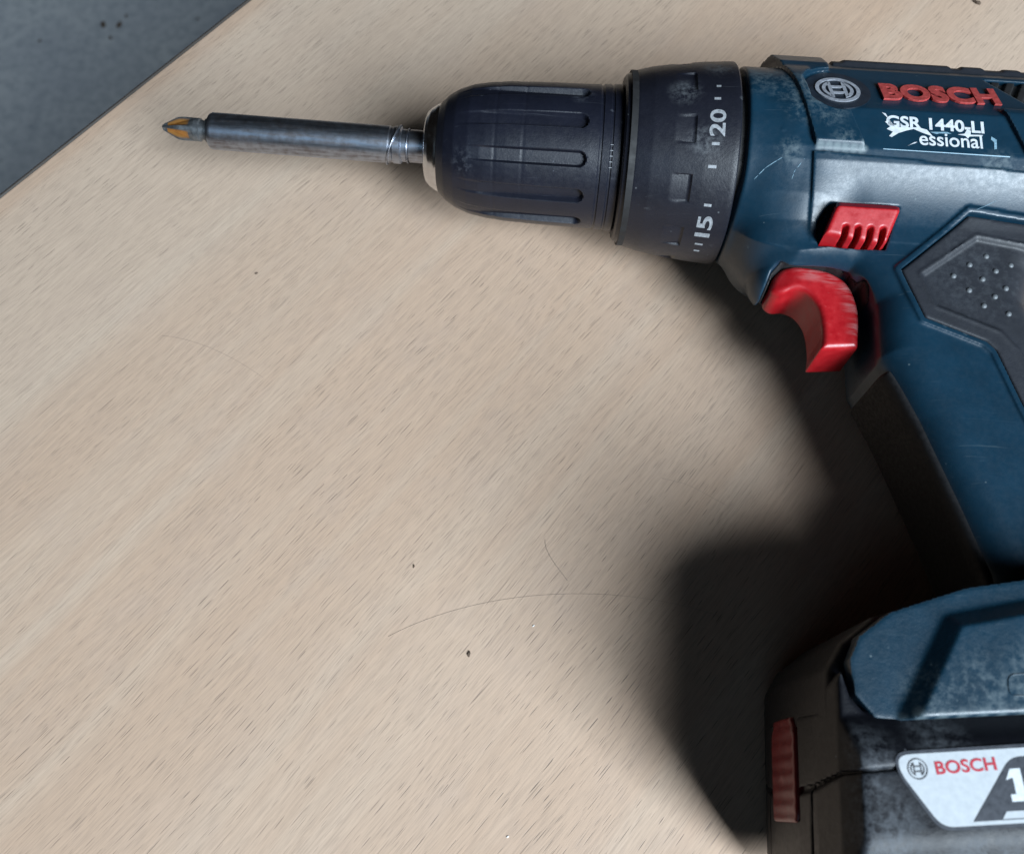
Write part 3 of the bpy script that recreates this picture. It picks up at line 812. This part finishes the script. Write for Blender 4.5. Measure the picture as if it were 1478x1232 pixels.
# ------------------------------------------------------------------ hairs and crumbs lying about on the table
HAIRS = [([(.0096, .0712), (.0102, .0678), (.0121, .0643), (.0144, .0611), (.0158, .0591)], .00007, 'short dark curled hair on the bare middle of the table'),
         ([(-.0345, .0435), (-.0154, .0508), (.0041, .0547), (.0237, .0553), (.0432, .0532), (.0585, .0489)], .000032, 'long fine hair curving across the table towards the black shadow of the battery'),
         ([(-.1102, .1372), (-.0978, .1342), (-.0863, .1287), (-.0771, .1227)], .000032, 'thin faint hair on the left part of the table'),
         ([(.0444, .0899), (.0510, .0881), (.0554, .0860), (.0632, .0813)], .000032, 'faint hair on the table below the trigger, at the edge of the shadow')]
for pts, r, label in HAIRS:
    p = np.array(pts); n = 28; k = np.linspace(0, len(p)-1, n)
    m = len(p)                              # smooth the measured points
    co = [np.polyfit(range(m), p[:, j], min(3, m-1)) for j in (0, 1)]
    x, y = np.polyval(co[0], k), np.polyval(co[1], k)
    z = .00008+.0002*np.abs(np.sin(k*1.7))*(r > .0001)
    h = empty('hair', (x[n//2], y[n//2], 0), 0, label, 'hair', 'hairs lying on the table')
    me = link('strand', *tube(np.stack([x-x[n//2], y-y[n//2], z], 1), r, 5), HAIRM, h, True, None, 1)
def crumb(name, x, y, z, size, mat, label, cat, group, flatz=.5):
    bm = bmesh.new(); bmesh.ops.create_icosphere(bm, subdivisions=2, radius=1)
    a = random.random()*6
    for v in bm.verts:
        k = .65+.6*random.random()
        v.co = Vector((v.co.x*size*1.5*k, v.co.y*size*.8*k, v.co.z*size*flatz*k))
    bmesh.ops.rotate(bm, verts=bm.verts, cent=(0, 0, 0), matrix=Matrix.Rotation(a, 3, 'Z'))
    zm = min(v.co.z for v in bm.verts)
    for v in bm.verts: v.co.z -= zm
    me = bpy.data.meshes.new(name); bm.to_mesh(me); bm.free(); me.materials.append(mat)
    o = bpy.data.objects.new(name, me); C.objects.link(o); o.location = (x, y, z)
    return tag(o, label, cat, group)
G = 'crumbs lying on the table'
crumb('crumb', -.0119, .0386, 0, .00055, CRUMBM, 'dark brown crumb on the table below the middle of the picture', 'crumb', G)
crumb('crumb', .1725, .2757, 0, .0010, CRUMBM, 'dark crumb on the table above the drill, by the top edge of the photo', 'crumb', G)
crumb('crumb', -.0830, .1599, 0, .00038, CRUMBM, 'tiny dark crumb on the table under the middle of the bit holder', 'crumb', G)
crumb('crumb', -.0281, .0633, 0, .00032, CRUMBM, 'tiny dark crumb on the table between the two long hairs', 'crumb', G)
crumb('crumb', .0060, .0464, 0, .00024, PALECR, 'tiny white crumb on the table just below the long curving hair', 'crumb', G)
crumb('crumb', -.0011, -.0075, 0, .00026, PALECR, 'tiny white crumb on the table near the bottom edge of the photo', 'crumb', G)
LB = ('left one of the two larger dark specks side by side on the blue grey floor', 'right one of the two larger dark specks side by side on the blue grey floor',
      'small dark speck on the floor above the two larger specks', 'small dark speck on the floor below the two larger specks',
      'lone dark speck on the floor nearest the table edge at the top', 'lone dark speck on the floor by the left side of the photo')
for (x, y, s), l in zip(((-.571, 1.011, .0042), (-.549, 1.011, .0040), (-.542, 1.027, .0022), (-.558, .988, .0022), (-.441, 1.022, .0020), (-.655, .982, .0020)), LB):
    crumb('dirt_speck', x, y, -.74, s, CRUMBM, l, 'dirt speck', 'specks of dirt on the floor', .3)
